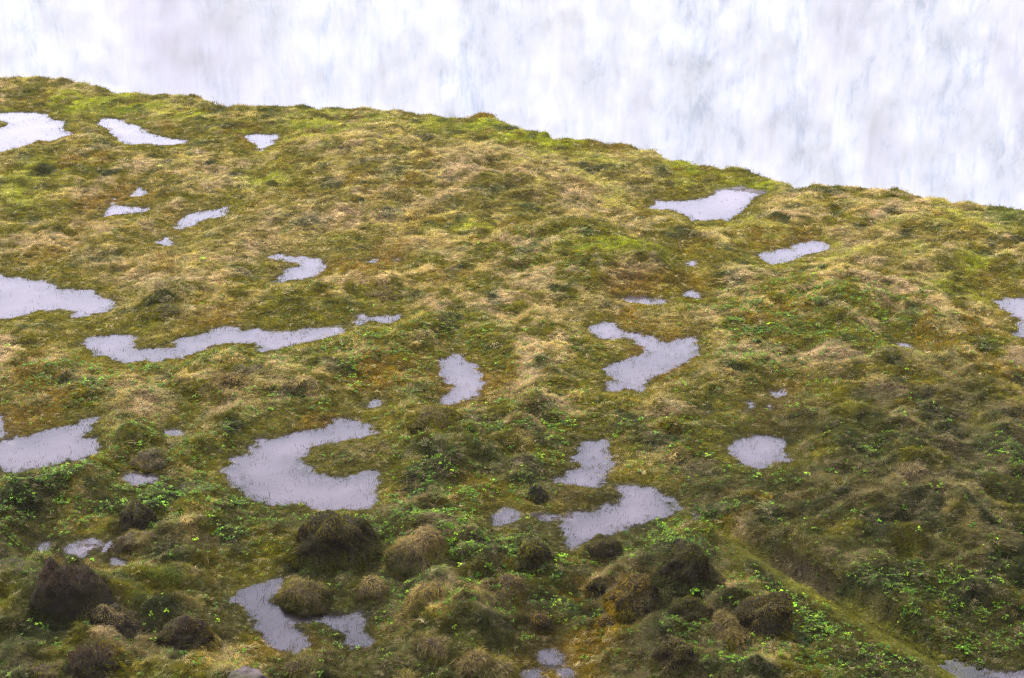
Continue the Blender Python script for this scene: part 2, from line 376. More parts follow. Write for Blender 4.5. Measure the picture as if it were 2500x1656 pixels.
for a in [(150, 1200, 330, 90, 1), (560, 1230, 200, 70, 1), (1120, 1220, 140, 60, .8), (1160, 1400, 140, 90, 1), (1860, 830, 110, 90, 1.2),
          (2060, 790, 170, 80, .8), (950, 870, 230, 80, .7), (600, 890, 110, 40, .9), (250, 930, 260, 60, .6), (360, 1090, 130, 35, 1),
          (1310, 1060, 160, 60, .6), (900, 1230, 80, 50, 1), (1000, 1300, 160, 60, .8), (2150, 1530, 300, 80, .7), (1600, 1340, 120, 50, .6),
          (1850, 1600, 160, 60, .7), (2480, 1150, 60, 40, .8), (1100, 1050, 150, 50, .5), (700, 1000, 120, 30, .5), (60, 1350, 90, 40, 1),
          (1330, 640, 120, 40, .4), (1650, 1285, 90, 30, .9), (2150, 1110, 60, 15, .6), (1250, 1480, 200, 60, .4), (1050, 1480, 120, 60, .6),
          (1500, 1130, 300, 80, .25), (1250, 880, 500, 120, .15), (820, 1560, 120, 40, .4), (2350, 1580, 160, 40, .5)]:
    LEAF = np.maximum(LEAF, a[4] * patch(*a[:4], 0.8))
LEAF = LEAF * sstep(-0.30, 0.30, fbm(X, Y, 0.55, 3, 41)) + 0.02 * near + .012
LEAF *= sstep(0.05, .35, out) * (1 - pm) * (1 - soil)
C = C * (1 - .38 * (1 - sstep(.02, .28, sd)))[..., None]          # soaked moss along the water
C = np.clip(C, 0.004, 1)

def sample(F, x, y):
    i = np.clip(np.searchsorted(gx, x) - 1, 0, len(gx) - 2)
    j = np.clip(np.searchsorted(gy, y) - 1, 0, len(gy) - 2)
    tx = np.clip((x - gx[i]) / (gx[i + 1] - gx[i]), 0, 1)
    ty = np.clip((y - gy[j]) / (gy[j + 1] - gy[j]), 0, 1)
    if F.ndim == 3:
        tx, ty = tx[:, None], ty[:, None]
    a, b_, c, d = F[j, i], F[j, i + 1], F[j + 1, i], F[j + 1, i + 1]
    return (a + (b_ - a) * tx) * (1 - ty) + (c + (d - c) * tx) * ty

def mesh_np(name, V, F, n):
    me = bpy.data.meshes.new(name)
    me.vertices.add(len(V))
    me.vertices.foreach_set("co", np.ascontiguousarray(V, dtype=np.float32).ravel())
    if len(F):
        me.loops.add(F.size)
        me.loops.foreach_set("vertex_index", np.ascontiguousarray(F, dtype=np.int32).ravel())
        me.polygons.add(len(F))
        me.polygons.foreach_set("loop_start", np.arange(0, F.size, n, dtype=np.int32))
    me.update(calc_edges=True)
    return me

def attr(me, name, typ, data, dom='POINT'):
    a = me.attributes.new(name, typ, dom)
    key = {'FLOAT': 'value', 'INT': 'value', 'FLOAT_VECTOR': 'vector', 'FLOAT_COLOR': 'color'}[typ]
    a.data.foreach_set(key, np.ascontiguousarray(data, dtype=np.int32 if typ == 'INT' else np.float32).ravel())

def rgba(c):
    return np.concatenate([c, np.ones((len(c), 1))], 1)

# ------------------------------------------------------------------ materials
def new_mat(name):
    m = bpy.data.materials.new(name)
    m.use_nodes = True
    m.node_tree.nodes.clear()
    return m, m.node_tree.nodes, m.node_tree.links

def nd(N, t, **kw):
    n = N.new(t)
    for k_, v in kw.items():
        setattr(n, k_, v)
    return n

def mat_ground():
    m, N, L = new_mat("moss_and_thatch")
    at = nd(N, "ShaderNodeAttribute", attribute_name="tint")
    tc = nd(N, "ShaderNodeNewGeometry")
    no = nd(N, "ShaderNodeTexNoise"); no.inputs['Scale'].default_value = 38; no.inputs['Detail'].default_value = 5
    L.new(tc.outputs['Position'], no.inputs['Vector'])
    mp = nd(N, "ShaderNodeMapRange"); mp.inputs[1].default_value = .3; mp.inputs[2].default_value = .7; mp.inputs[3].default_value = .18; mp.inputs[4].default_value = .8  # darkens the ground colour to paint shade into gaps between tufts
    L.new(no.outputs['Fac'], mp.inputs[0])
    si = nd(N, "ShaderNodeAttribute", attribute_name="silt")
    sm = nd(N, "ShaderNodeMix", data_type='FLOAT'); sm.inputs[3].default_value = .85      # smooth silt under the water
    L.new(si.outputs['Fac'], sm.inputs[0]); L.new(mp.outputs[0], sm.inputs[2])
    mx = nd(N, "ShaderNodeVectorMath", operation='SCALE')
    L.new(at.outputs['Color'], mx.inputs[0]); L.new(sm.outputs[0], mx.inputs['Scale'])
    p = nd(N, "ShaderNodeBsdfPrincipled"); p.inputs['Roughness'].default_value = .9; p.inputs['Specular IOR Level'].default_value = .05
    L.new(mx.outputs[0], p.inputs['Base Color'])
    bu = nd(N, "ShaderNodeBump"); bu.inputs['Strength'].default_value = .9; bu.inputs['Distance'].default_value = .05
    L.new(no.outputs['Fac'], bu.inputs['Height']); L.new(bu.outputs[0], p.inputs['Normal'])
    bs = nd(N, "ShaderNodeMath", operation='MULTIPLY_ADD'); bs.inputs[1].default_value = -.85; bs.inputs[2].default_value = .9
    L.new(si.outputs['Fac'], bs.inputs[0]); L.new(bs.outputs[0], bu.inputs['Strength'])
    o = nd(N, "ShaderNodeOutputMaterial"); L.new(p.outputs[0], o.inputs[0])
    return m

def mat_blades(name, src, transl=0.3, rough=.75, spec=.2):
    m, N, L = new_mat(name)
    at = nd(N, "ShaderNodeAttribute", attribute_name="tint", attribute_type=src)
    va = nd(N, "ShaderNodeAttribute", attribute_name="vary", attribute_type='GEOMETRY')
    mx = nd(N, "ShaderNodeVectorMath", operation='SCALE')
    L.new(at.outputs['Color'], mx.inputs[0]); L.new(va.outputs['Fac'], mx.inputs['Scale'])
    p = nd(N, "ShaderNodeBsdfPrincipled"); p.inputs['Roughness'].default_value = rough; p.inputs['Specular IOR Level'].default_value = spec
    L.new(mx.outputs[0], p.inputs['Base Color'])
    t = nd(N, "ShaderNodeBsdfTranslucent"); L.new(mx.outputs[0], t.inputs['Color'])
    s = nd(N, "ShaderNodeMixShader"); s.inputs[0].default_value = transl
    L.new(p.outputs[0], s.inputs[1]); L.new(t.outputs[0], s.inputs[2])
    o = nd(N, "ShaderNodeOutputMaterial"); L.new(s.outputs[0], o.inputs[0])
    return m

def mat_water():
    m, N, L = new_mat("standing_water")
    g = nd(N, "ShaderNodeNewGeometry")
    mp = nd(N, "ShaderNodeMapping"); mp.inputs['Scale'].default_value = (1, 1.7, 1)
    L.new(g.outputs['Position'], mp.inputs[0])
    n1_ = nd(N, "ShaderNodeTexNoise"); n1_.inputs['Scale'].default_value = 9; n1_.inputs['Detail'].default_value = 3
    L.new(mp.outputs[0], n1_.inputs['Vector'])
    bu = nd(N, "ShaderNodeBump"); bu.inputs['Strength'].default_value = .04; bu.inputs['Distance'].default_value = .02
    L.new(n1_.outputs['Fac'], bu.inputs['Height'])
    gl = nd(N, "ShaderNodeBsdfGlossy"); gl.inputs['Roughness'].default_value = .07
    gl.inputs['Color'].default_value = (1, 1, 1, 1)
    L.new(bu.outputs[0], gl.inputs['Normal'])
    tr = nd(N, "ShaderNodeBsdfTransparent"); tr.inputs['Color'].default_value = (.86, .83, .83, 1)
    fr = nd(N, "ShaderNodeFresnel"); fr.inputs['IOR'].default_value = 1.33
    L.new(bu.outputs[0], fr.inputs['Normal'])
    s = nd(N, "ShaderNodeMixShader")
    L.new(fr.outputs[0], s.inputs[0]); L.new(tr.outputs[0], s.inputs[1]); L.new(gl.outputs[0], s.inputs[2])
    o = nd(N, "ShaderNodeOutputMaterial"); L.new(s.outputs[0], o.inputs[0])
    return m

def mat_rock(name, c1, c2, moss):
    m, N, L = new_mat(name)
    g = nd(N, "ShaderNodeNewGeometry")
    n1_ = nd(N, "ShaderNodeTexNoise"); n1_.inputs['Scale'].default_value = 7; n1_.inputs['Detail'].default_value = 8
    L.new(g.outputs['Position'], n1_.inputs['Vector'])
    r = nd(N, "ShaderNodeValToRGB")
    r.color_ramp.elements[0].position = .35; r.color_ramp.elements[0].color = (*c1, 1)
    r.color_ramp.elements[1].position = .68; r.color_ramp.elements[1].color = (*c2, 1)
    L.new(n1_.outputs['Fac'], r.inputs[0])
    n2_ = nd(N, "ShaderNodeTexNoise"); n2_.inputs['Scale'].default_value = 3.5; n2_.inputs['Detail'].default_value = 6
    L.new(g.outputs['Position'], n2_.inputs['Vector'])
    st = nd(N, "ShaderNodeMapRange"); st.inputs[1].default_value = .47; st.inputs[2].default_value = .56
    L.new(n2_.outputs['Fac'], st.inputs[0])
    mx = nd(N, "ShaderNodeMix", data_type='RGBA'); mx.inputs[7].default_value = (*moss, 1)
    L.new(st.outputs[0], mx.inputs[0]); L.new(r.outputs[0], mx.inputs[6])
    p = nd(N, "ShaderNodeBsdfPrincipled"); p.inputs['Roughness'].default_value = .9; p.inputs['Specular IOR Level'].default_value = .1
    L.new(mx.outputs[2], p.inputs['Base Color'])
    bu = nd(N, "ShaderNodeBump"); bu.inputs['Strength'].default_value = .8; bu.inputs['Distance'].default_value = .04
    L.new(n1_.outputs['Fac'], bu.inputs['Height']); L.new(bu.outputs[0], p.inputs['Normal'])
    o = nd(N, "ShaderNodeOutputMaterial"); L.new(p.outputs[0], o.inputs[0])
    return m

def mat_falls():
    m, N, L = new_mat("falling_white_water")
    g = nd(N, "ShaderNodeNewGeometry")
    def noi(scale, vec, det, dist=0):
        mp = nd(N, "ShaderNodeMapping"); mp.inputs['Scale'].default_value = vec
        L.new(g.outputs['Position'], mp.inputs[0])
        n = nd(N, "ShaderNodeTexNoise"); n.inputs['Scale'].default_value = scale; n.inputs['Detail'].default_value = det
        n.inputs['Roughness'].default_value = .70; n.inputs['Distortion'].default_value = dist
        L.new(mp.outputs[0], n.inputs['Vector'])
        return n.outputs['Fac']
    a = noi(.30, (1, .3, .13), 5, .2)
    b_ = noi(.95, (1, 1, .42), 12, .3)
    ad = nd(N, "ShaderNodeMath", operation='MULTIPLY_ADD'); ad.inputs[1].default_value = .45
    L.new(a, ad.inputs[0])
    c_f = noi(2.6, (1, .5, .14), 6, .1)
    fm = nd(N, "ShaderNodeMath", operation='MULTIPLY_ADD'); fm.inputs[1].default_value = .22; fm.inputs[2].default_value = -.11
    L.new(c_f, fm.inputs[0])
    ml = nd(N, "ShaderNodeMath", operation='MULTIPLY'); ml.inputs[1].default_value = .55
    L.new(b_, ml.inputs[0]); L.new(ml.outputs[0], ad.inputs[2])
    r = nd(N, "ShaderNodeValToRGB")
    e = r.color_ramp.elements
    e[0].position = .34; e[0].color = (.60, .67, .735, 1)
    e[1].position = .60; e[1].color = (.955, .97, .975, 1)
    e2 = e.new(.46); e2.color = (.84, .88, .92, 1)
    sm = nd(N, "ShaderNodeMath", operation='ADD'); L.new(ad.outputs[0], sm.inputs[0]); L.new(fm.outputs[0], sm.inputs[1])
    L.new(sm.outputs[0], r.inputs[0])
    th = nd(N, "ShaderNodeAttribute", attribute_name="thin")  # mask of the mauve mist painted on the falls
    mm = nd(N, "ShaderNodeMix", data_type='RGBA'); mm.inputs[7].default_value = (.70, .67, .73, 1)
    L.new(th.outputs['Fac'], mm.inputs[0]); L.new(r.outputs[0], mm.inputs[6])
    p = nd(N, "ShaderNodeBsdfDiffuse"); L.new(mm.outputs[2], p.inputs['Color'])
    t = nd(N, "ShaderNodeBsdfTranslucent"); L.new(mm.outputs[2], t.inputs['Color'])
    s = nd(N, "ShaderNodeMixShader"); s.inputs[0].default_value = .34
    L.new(p.outputs[0], s.inputs[1]); L.new(t.outputs[0], s.inputs[2])
    o = nd(N, "ShaderNodeOutputMaterial"); L.new(s.outputs[0], o.inputs[0])
    return m

M_GROUND = mat_ground()
M_GRASS = mat_blades("grass_blades", 'INSTANCER', .30, .8, .04)
M_LEAF = mat_blades("broad_leaves", 'INSTANCER', .35, .5, .10)
M_TUFT = mat_blades("tuft_blades", 'GEOMETRY', .12, .9, .02)
M_WATER = mat_water()
M_ROCK = mat_rock("dark_lava_rock", (.008, .006, .004), (.032, .025, .018), (.016, .012, .004))
M_BARE = mat_rock("reddish_bare_rock", (.035, .028, .026), (.11, .085, .078), (.05, .045, .03))
M_CORE = mat_rock("peat_and_roots", (.02, .014, .009), (.06, .042, .022), (.06, .045, .012))

def tag(o, label=None, cat=None, group=None, kind=None):
    for k_, v in (("label", label), ("category", cat), ("group", group), ("kind", kind)):
        if v:
            o[k_] = v

def link(name, me, mat=None, parent=None):
    o = bpy.data.objects.new(name, me)
    COL.objects.link(o)
    if mat:
        me.materials.append(mat)
    if parent:
        o.parent = parent
    return o

# ------------------------------------------------------------------ ground object
nx, ny = len(gx), len(gy)
V = np.stack([X, Y, H], -1).reshape(-1, 3)
ii = (np.arange(ny - 1)[:, None] * nx + np.arange(nx - 1)[None, :]).ravel()
F = np.stack([ii, ii + 1, ii + nx + 1, ii + nx], 1)
me = mesh_np("ground", V, F, 4)
GC = C * (1 - mud[..., None]) + np.array((.155, .135, .145)) * mud[..., None] * (.95 + .5 * fbm(X, Y, 1.6, 3, 81) - .25 * sstep(-.5, -.1, sd) * sstep(.1, -.02, sd))[..., None].clip(.3, 1.5) * (1 - .55 * np.clip(patch(680, 1490, 260, 130, .7) + patch(1370, 1620, 200, 80, .7), 0, 1))[..., None]   # peaty bed in the nearest ponds
attr(me, "tint", 'FLOAT_COLOR', rgba(GC.reshape(-1, 3)))
attr(me, "silt", 'FLOAT', mud.ravel())
me.polygons.foreach_set("use_smooth", np.ones(len(F), bool))
ground = link("ground", me, M_GROUND)
tag(ground, "mossy plateau of matted grass ending at a cliff edge", kind="structure")

# ------------------------------------------------------------------ waterfall
fx = np.arange(-95, 110, 0.42)
fz = np.arange(-38, 7.01, 0.42)
FX, FZ = np.meshgrid(fx, fz)
dep = 2.2 * fbm(FX, FZ * .25, 9, 3, 51) + 1.0 * fbm(FX, FZ * .45, 2.6, 4, 52, .6) + 2.6 * sstep(-16, -36, FZ)
FY = 112 - dep + 0.05 * (FX) - 0.25 * FZ * 0.6
V = np.stack([FX, FY, FZ], -1).reshape(-1, 3)
nx2, ny2 = len(fx), len(fz)
ii = (np.arange(ny2 - 1)[:, None] * nx2 + np.arange(nx2 - 1)[None, :]).ravel()
F = np.stack([ii, ii + 1, ii + nx2 + 1, ii + nx2], 1)
# the river feeding it, joined to the lip of the fall
rows = np.concatenate([[0], np.geomspace(0.5, 180, 40)])
RX, RQ = np.meshgrid(fx[::4], rows)
top = FY[-1][::4]
RY = top[None, :] + RQ
RZ = 7.0 - 0.0 + 0.10 * fbm(RX, RY, 3, 2, 54) * sstep(0, 3, RQ) + .3 * (1 - np.exp(-RQ / 1.5))
V2 = np.stack([RX, RY, RZ], -1).reshape(-1, 3)
n3x, n3y = RX.shape[1], RX.shape[0]
jj = (np.arange(n3y - 1)[:, None] * n3x + np.arange(n3x - 1)[None, :]).ravel()
F2 = np.stack([jj, jj + 1, jj + n3x + 1, jj + n3x], 1)
me = mesh_np("waterfall", V, F, 4)
me.polygons.foreach_set("use_smooth", np.ones(len(F), bool))
M_FALLS = mat_falls()
thin = np.exp(-((FX + 24.0 + .3 * FZ) / 4.2) ** 2) * np.clip(.75 + .5 * fbm(FX, FZ * .6, 3, 3, 57), 0, 1) * .8  # mauve mist patch painted into the colour of the falls
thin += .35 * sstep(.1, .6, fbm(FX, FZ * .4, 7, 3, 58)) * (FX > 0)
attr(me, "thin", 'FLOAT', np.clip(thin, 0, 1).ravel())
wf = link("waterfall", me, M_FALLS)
tag(wf, "huge white curtain of falling water and spray behind the cliff edge", "waterfall")
me = mesh_np("river", V2, F2, 4)
me.polygons.foreach_set("use_smooth", np.ones(len(F2), bool))
rv = link("river", me, M_FALLS)
tag(rv, kind="structure")

# ------------------------------------------------------------------ puddles
for (lab, poly), (P, inr) in zip(PUDDLES, PW):
    lo, hi = P.min(0) - 0.8, P.max(0) + 0.8
    st = 0.12 if (hi - lo).max() < 3 else 0.2
    xs, ys = np.arange(lo[0], hi[0] + st, st), np.arange(lo[1], hi[1] + st, st)
    PX, PY = np.meshgrid(xs, ys)
    s = poly_sd(P, PX, PY)
    oth = np.full(PX.shape, 9.0)
    for Q, _ in PW:
        if Q is not P and (Q.min(0) < hi + 1).all() and (Q.max(0) > lo - 1).all():
            oth = np.minimum(oth, poly_sd(Q, PX, PY))
    s = np.where(s <= oth + .02, s, 9)
    c4 = lambda A: [A[:-1, :-1], A[1:, 1:], A[1:, :-1], A[:-1, 1:]]
    keep = (np.minimum.reduce(c4(s)) < .5) & (np.maximum.reduce(c4(s)) < 8)
    m_ = len(xs)
    ii = (np.arange(len(ys) - 1)[:, None] * m_ + np.arange(m_ - 1)[None, :])[keep]
    F = np.stack([ii, ii + 1, ii + m_ + 1, ii + m_], 1)
    used, inv = np.unique(F, return_inverse=True)
    c = P.mean(0)
    V = np.stack([PX.ravel()[used] - c[0], PY.ravel()[used] - c[1], np.zeros(len(used))], 1)
    me = mesh_np("puddle", V, inv.reshape(-1, 4), 4)
    o = link("puddle", me, M_WATER)
    o.location = (c[0], c[1], 0)
    tag(o, lab, "puddle", "puddles on the mossy plateau")

# ------------------------------------------------------------------ blade building
def blade(V, F, VA, base, d, up, length, width, droop, var):
    """a tapered, drooping blade of three faces"""
    d = np.array(d, float); d /= np.linalg.norm(d)
    side = np.cross(d, up); n_ = np.linalg.norm(side)
    side = side / n_ if n_ > 1e-6 else np.array((1., 0, 0))
    p0 = np.array(base, float)
    p1 = p0 + d * length * .5 + np.array((0, 0, -1)) * droop * length * .12
    p2 = p0 + d * length + np.array((0, 0, -1)) * droop * length * .5
    k0 = len(V)
    V += [p0 - side * width * .5, p0 + side * width * .5, p1 + side * width * .42, p1 - side * width * .42, p2]
    VA += [var] * 5
    F += [(k0, k0 + 1, k0 + 2), (k0, k0 + 2, k0 + 3), (k0 + 3, k0 + 2, k0 + 4)]

def template(kind, rs):
    V, F, VA = [], [], []
    UP = np.array((0, 0, 1.))
    if kind == 'mat':                  # dead grass combed one way
        for _ in range(20):
            a = rs.normal(0, .75)
            el = R(rs.uniform(4, 34))
            b_ = (rs.normal(0, .05), rs.normal(0, .05), rs.uniform(-.01, .015))
            blade(V, F, VA, b_, (math.cos(a) * math.cos(el), math.sin(a) * math.cos(el), math.sin(el)), UP,
                  rs.uniform(.07, .19), rs.uniform(.005, .009), rs.uniform(.3, 1.1), rs.uniform(.3, 1.9))
    elif kind == 'tuft':
        for _ in range(22):
            a = rs.uniform(0, 2 * math.pi)
            el = R(rs.uniform(25, 75))
            b_ = (rs.normal(0, .03), rs.normal(0, .03), -.01)
            blade(V, F, VA, b_, (math.cos(a) * math.cos(el), math.sin(a) * math.cos(el), math.sin(el)), UP,
                  rs.uniform(.07, .15), rs.uniform(.005, .009), rs.uniform(.3, 1.2), rs.uniform(.35, 1.7))
    elif kind == 'moss':
        for _ in range(30):
            a = rs.uniform(0, 2 * math.pi)
            el = R(rs.uniform(15, 80))
            b_ = (rs.normal(0, .045), rs.normal(0, .045), -.008)
            blade(V, F, VA, b_, (math.cos(a) * math.cos(el), math.sin(a) * math.cos(el), math.sin(el)), UP,
                  rs.uniform(.03, .065), rs.uniform(.007, .013), .2, rs.uniform(.6, 1.35))
    elif kind == 'reed':
        for _ in range(5):
            a = rs.uniform(0, 2 * math.pi)
            el = R(rs.uniform(45, 85))
            b_ = (rs.normal(0, .06), rs.normal(0, .06), -.02)
            blade(V, F, VA, b_, (math.cos(a) * math.cos(el), math.sin(a) * math.cos(el), math.sin(el)), UP,
                  rs.uniform(.06, .16), rs.uniform(.004, .007), .6, rs.uniform(.5, 1.2))
    elif kind == 'leaf':
        for _ in range(7):
            a = rs.uniform(0, 2 * math.pi)
            r_ = rs.uniform(.01, .075)
            c = np.array((math.cos(a) * r_, math.sin(a) * r_, rs.uniform(.035, .09)))
            s_ = rs.uniform(.018, .034)
            t1, t2 = rs.normal(0, .35), rs.normal(0, .35)
            k0 = len(V)
            var = rs.uniform(.6, 1.35)
            V.append(c - np.array((0, 0, s_ * .25))); VA.append(var)
            ph = rs.uniform(0, 6.28)
            for q in range(7):
                an = ph + q * 2 * math.pi / 7
                rr = s_ * (1.0 if q else .35) * rs.uniform(.85, 1.1)
                dx, dy = math.cos(an) * rr, math.sin(an) * rr
                V.append(c + np.array((dx, dy, dx * t1 + dy * t2))); VA.append(var)
            for q in range(7):
                F.append((k0, k0 + 1 + q, k0 + 1 + (q + 1) % 7))
            blade(V, F, VA, (0, 0, 0), c, UP + .01, np.linalg.norm(c), .004, 0, .6)
    return np.array(V), np.array(F), np.array(VA)

def scatter(name, kinds, pts, rotz, tilt, scl, tint, pick, mat, seed):
    """one mesh carries the tuft shapes and the points; the nodes set a shape at each point"""
    rs = random.Random(seed)
    rsn = np.random.RandomState(seed)
    allV, allF, vary, role = [], [], [], []
    off = 0
    for k_, kd in enumerate(kinds):
        v, f, va = template(kd, rsn)
        allV.append(v); allF.append(f + off); vary.append(va); role.append(np.full(len(v), k_ + 1))
        off += len(v)
    nT = off
    n = len(pts)
    V = np.concatenate(allV + [pts])
    me = mesh_np(name, V, np.concatenate(allF), 3)
    pad = lambda a, w_: np.concatenate([np.zeros((nT, w_)), a])
    attr(me, "role", 'INT', np.concatenate(role + [np.zeros(n, int)]))
    attr(me, "vary", 'FLOAT', np.concatenate(vary + [np.ones(n)]))
    attr(me, "pick", 'INT', np.concatenate([np.zeros(nT, int), pick]))
    attr(me, "rot", 'FLOAT_VECTOR', pad(np.stack([tilt[:, 0], tilt[:, 1], rotz], 1), 3))
    attr(me, "scl", 'FLOAT', np.concatenate([np.ones(nT), scl]))
    attr(me, "tint", 'FLOAT_COLOR', np.concatenate([np.ones((nT, 4)), rgba(tint)]))
    ob = link(name, me, mat)
    ng = bpy.data.node_groups.new(name + "_nodes", 'GeometryNodeTree')
    ng.interface.new_socket("Geometry", in_out='INPUT', socket_type='NodeSocketGeometry')
    ng.interface.new_socket("Geometry", in_out='OUTPUT', socket_type='NodeSocketGeometry')
    N, L = ng.nodes, ng.links
    gi, go = N.new("NodeGroupInput"), N.new("NodeGroupOutput")
    def named(nm, t):
        a = N.new("GeometryNodeInputNamedAttribute"); a.data_type = t; a.inputs['Name'].default_value = nm
        return a.outputs['Attribute']
    def sep(val):
        c = N.new("FunctionNodeCompare"); c.data_type = 'INT'; c.operation = 'EQUAL'
        L.new(named("role", 'INT'), c.inputs[2]); c.inputs[3].default_value = val
        s = N.new("GeometryNodeSeparateGeometry"); s.domain = 'POINT'
        L.new(gi.outputs[0], s.inputs[0]); L.new(c.outputs[0], s.inputs['Selection'])
        return s.outputs[0]
    jn = N.new("GeometryNodeJoinGeometry")
    for k_ in range(len(kinds) - 1, -1, -1):
        g2 = N.new("GeometryNodeGeometryToInstance")
        rm = sep(k_ + 1)
        ra = N.new("GeometryNodeRemoveAttribute"); ra.inputs['Name'].default_value = "tint"
        L.new(rm, ra.inputs[0]); L.new(ra.outputs[0], g2.inputs[0]); L.new(g2.outputs[0], jn.inputs[0])
    mp = N.new("GeometryNodeMeshToPoints"); L.new(sep(0), mp.inputs['Mesh'])
    ip = N.new("GeometryNodeInstanceOnPoints")
    L.new(mp.outputs[0], ip.inputs['Points']); L.new(jn.outputs[0], ip.inputs['Instance'])
    ip.inputs['Pick Instance'].default_value = True
    L.new(named("pick", 'INT'), ip.inputs['Instance Index'])
    er = N.new("FunctionNodeEulerToRotation"); L.new(named("rot", 'FLOAT_VECTOR'), er.inputs[0])
    L.new(er.outputs[0], ip.inputs['Rotation'])
    L.new(named("scl", 'FLOAT'), ip.inputs['Scale'])
    L.new(ip.outputs[0], go.inputs[0])
    md = ob.modifiers.new("nodes", 'NODES'); md.node_group = ng
    return ob

def polar(n, r0, r1, half, power):
    """points over a sector of ground, thinner with distance"""
    u = rng.random(n)
    a = power + 1
    r_ = (r0 ** a + u * (r1 ** a - r0 ** a)) ** (1 / a)
    th = R(half) * (rng.random(n) * 2 - 1)
    return np.sin(th) * r_, np.cos(th) * r_

dHy, dHx = np.gradient(H, gy, gx)
def slope_tilt(x, y, f=.7):
    sx, sy = sample(dHx, x, y), sample(dHy, x, y)
    return np.stack([np.clip(np.arctan(sy) * f, -.8, .8), np.clip(-np.arctan(sx) * f, -.8, .8)], 1)

# grass and moss
NG = 680000
x, y = polar(NG, 18.0, 66, 26.5, -0.35)
ovr = y - np.interp(x, E[:, 0], E[:, 1])
s = sample(sd, x, y)
m = (ovr < .45) & (s > 0.02 - 0.20 * rng.random(NG) ** 3) & (y < gy[-1])      # a few root in the shallows
soils = sample(soil, x, y)
m &= rng.random(NG) > soils * .8
x, y = x[m], y[m]
z = sample(H, x, y)
z = np.where(ovr[m] < -.6, np.maximum(z, -.012), z)
m = (z > -0.02) | (ovr[m] > -.6)
x, y, z = x[m], y[m], z[m]
n = len(x)
col = sample(C, x, y)
dry_ = sample(dry, x, y)
s = sample(sd, x, y)
r_ = rng.random(n)
lime_ = sample(lime, x, y)
pm_ = sample(pm, x, y)
pick = np.where(r_ < .25 + .55 * dry_, rng.integers(0, 3, n), np.where(r_ < .8, rng.integers(5, 7, n), rng.integers(3, 5, n)))
pick = np.where(rng.random(n) < np.maximum(lime_ * .8, pm_ * .7), rng.integers(5, 7, n), pick)
# single straw-coloured or dark tufts among the rest
q = rng.random(n)
ismat = pick < 3
mixc = col * np.exp(rng.normal(0, .22, (n, 1)))
straw = np.array((.32, .255, .12)) * np.exp(rng.normal(0, .2, (n, 1)))
mixc = np.where(((q < .30) & ismat)[:, None], straw * .6 + col * .4, mixc)
mixc = np.where(((q > .93))[:, None], np.array((.06, .075, .02)), mixc)
nearf = np.clip((34 - y) / 10, 0, 1)[:, None]
ht = sample(heath_shade, x, y)[:, None]
mixc = np.where(((q < .30) & ismat)[:, None], mixc * (1 - .5 * ht), mixc)   # straws dimmed too where the foreground is painted darker
rotz = fbm(x, y, 1.3, 2, 61) * 5 + rng.normal(0, .8, n)
scl = (0.50 + .0115 * (y - 20)) * np.exp(rng.normal(0, .22, n))
scl *= np.where(s < .25, .7, 1) * np.where(pm_ > .4, .6, 1) * np.where(pick > 4, .9, 1)
tl = slope_tilt(x, y) + rng.normal(0, .15, (n, 2))
g = scatter("grass", ['mat', 'mat', 'mat', 'tuft', 'tuft', 'moss', 'moss'], np.stack([x, y, z], 1), rotz, tl, scl,
            np.clip(mixc, .003, .8), pick, M_GRASS, 3)
tag(g, "matted straw-coloured grass and olive moss covering the plateau", "grass", kind="stuff")

# thin stalks standing in the shallows
x, y = polar(90000, 18.5, 60, 20.5, -0.35)
s = sample(sd, x, y)
dn = fbm(x, y, 1.1, 3, 71) + 0.25 * near.mean()
p_ = np.where(s < 0, np.exp(s / .2) * 1.0 + (.02 + sstep(-.1, .5, dn) * .22) * (1 - sstep(25, 36, y) * .92), 0)
m = (s < 0) & (s > -2) & (rng.random(len(x)) < p_ * .8)
x, y = x[m], y[m]
n = len(x)
c_ = np.array((.055, .05, .018)) * np.exp(rng.normal(0, .35, (n, 1)))
st_ = scatter("marsh_grass", ['reed', 'reed', 'reed'], np.stack([x, y, np.zeros(n)], 1), rng.random(n) * 6.28, rng.normal(0, .2, (n, 2)),
              .6 * np.exp(rng.normal(0, .25, n)), c_, rng.integers(0, 3, n), M_GRASS, 5)
tag(st_, "thin dark stalks standing in the shallow puddles", "grass", kind="stuff")

# broad-leaved plants
x, y = polar(900000, 18.0, 60, 26.5, -0.2)
lf = sample(LEAF, x, y)
m = rng.random(len(x)) < lf * .55
x, y = x[m], y[m]
n = len(x)
z = sample(H, x, y) + .01
ca, cb = np.array((.050, .120, .005)), np.array((.12, .185, .006))
c_ = ca + (cb - ca) * rng.random((n, 1)) ** 1.5
c_ = c_ * np.exp(rng.normal(0, .35, (n, 1))) * np.exp(.5 * fbm(x, y, .9, 2, 77))[:, None]
lv = scatter("leafy_plants", ['leaf'] * 4, np.stack([x, y, z], 1), rng.random(n) * 6.28, slope_tilt(x, y) + rng.normal(0, .15, (n, 2)),
             .37 * np.exp(rng.normal(0, .33, n)), c_, rng.integers(0, 4, n), M_LEAF, 6)
tag(lv, "low bright green leafy plants scattered over the moor", "ground cover", kind="stuff")

# ------------------------------------------------------------------ boulders, hummocks and tussocks
def ico(sub):
    import bmesh
    bm = bmesh.new()
    bmesh.ops.create_icosphere(bm, subdivisions=sub, radius=1)
    V = np.array([v.co[:] for v in bm.verts]); F = np.array([[v.index for v in f.verts] for f in bm.faces])
    bm.free()
    return V, F
ICO = ico(4)

def ground_z(x, y):
    return float(sample(H, np.array([x]), np.array([y]))[0])

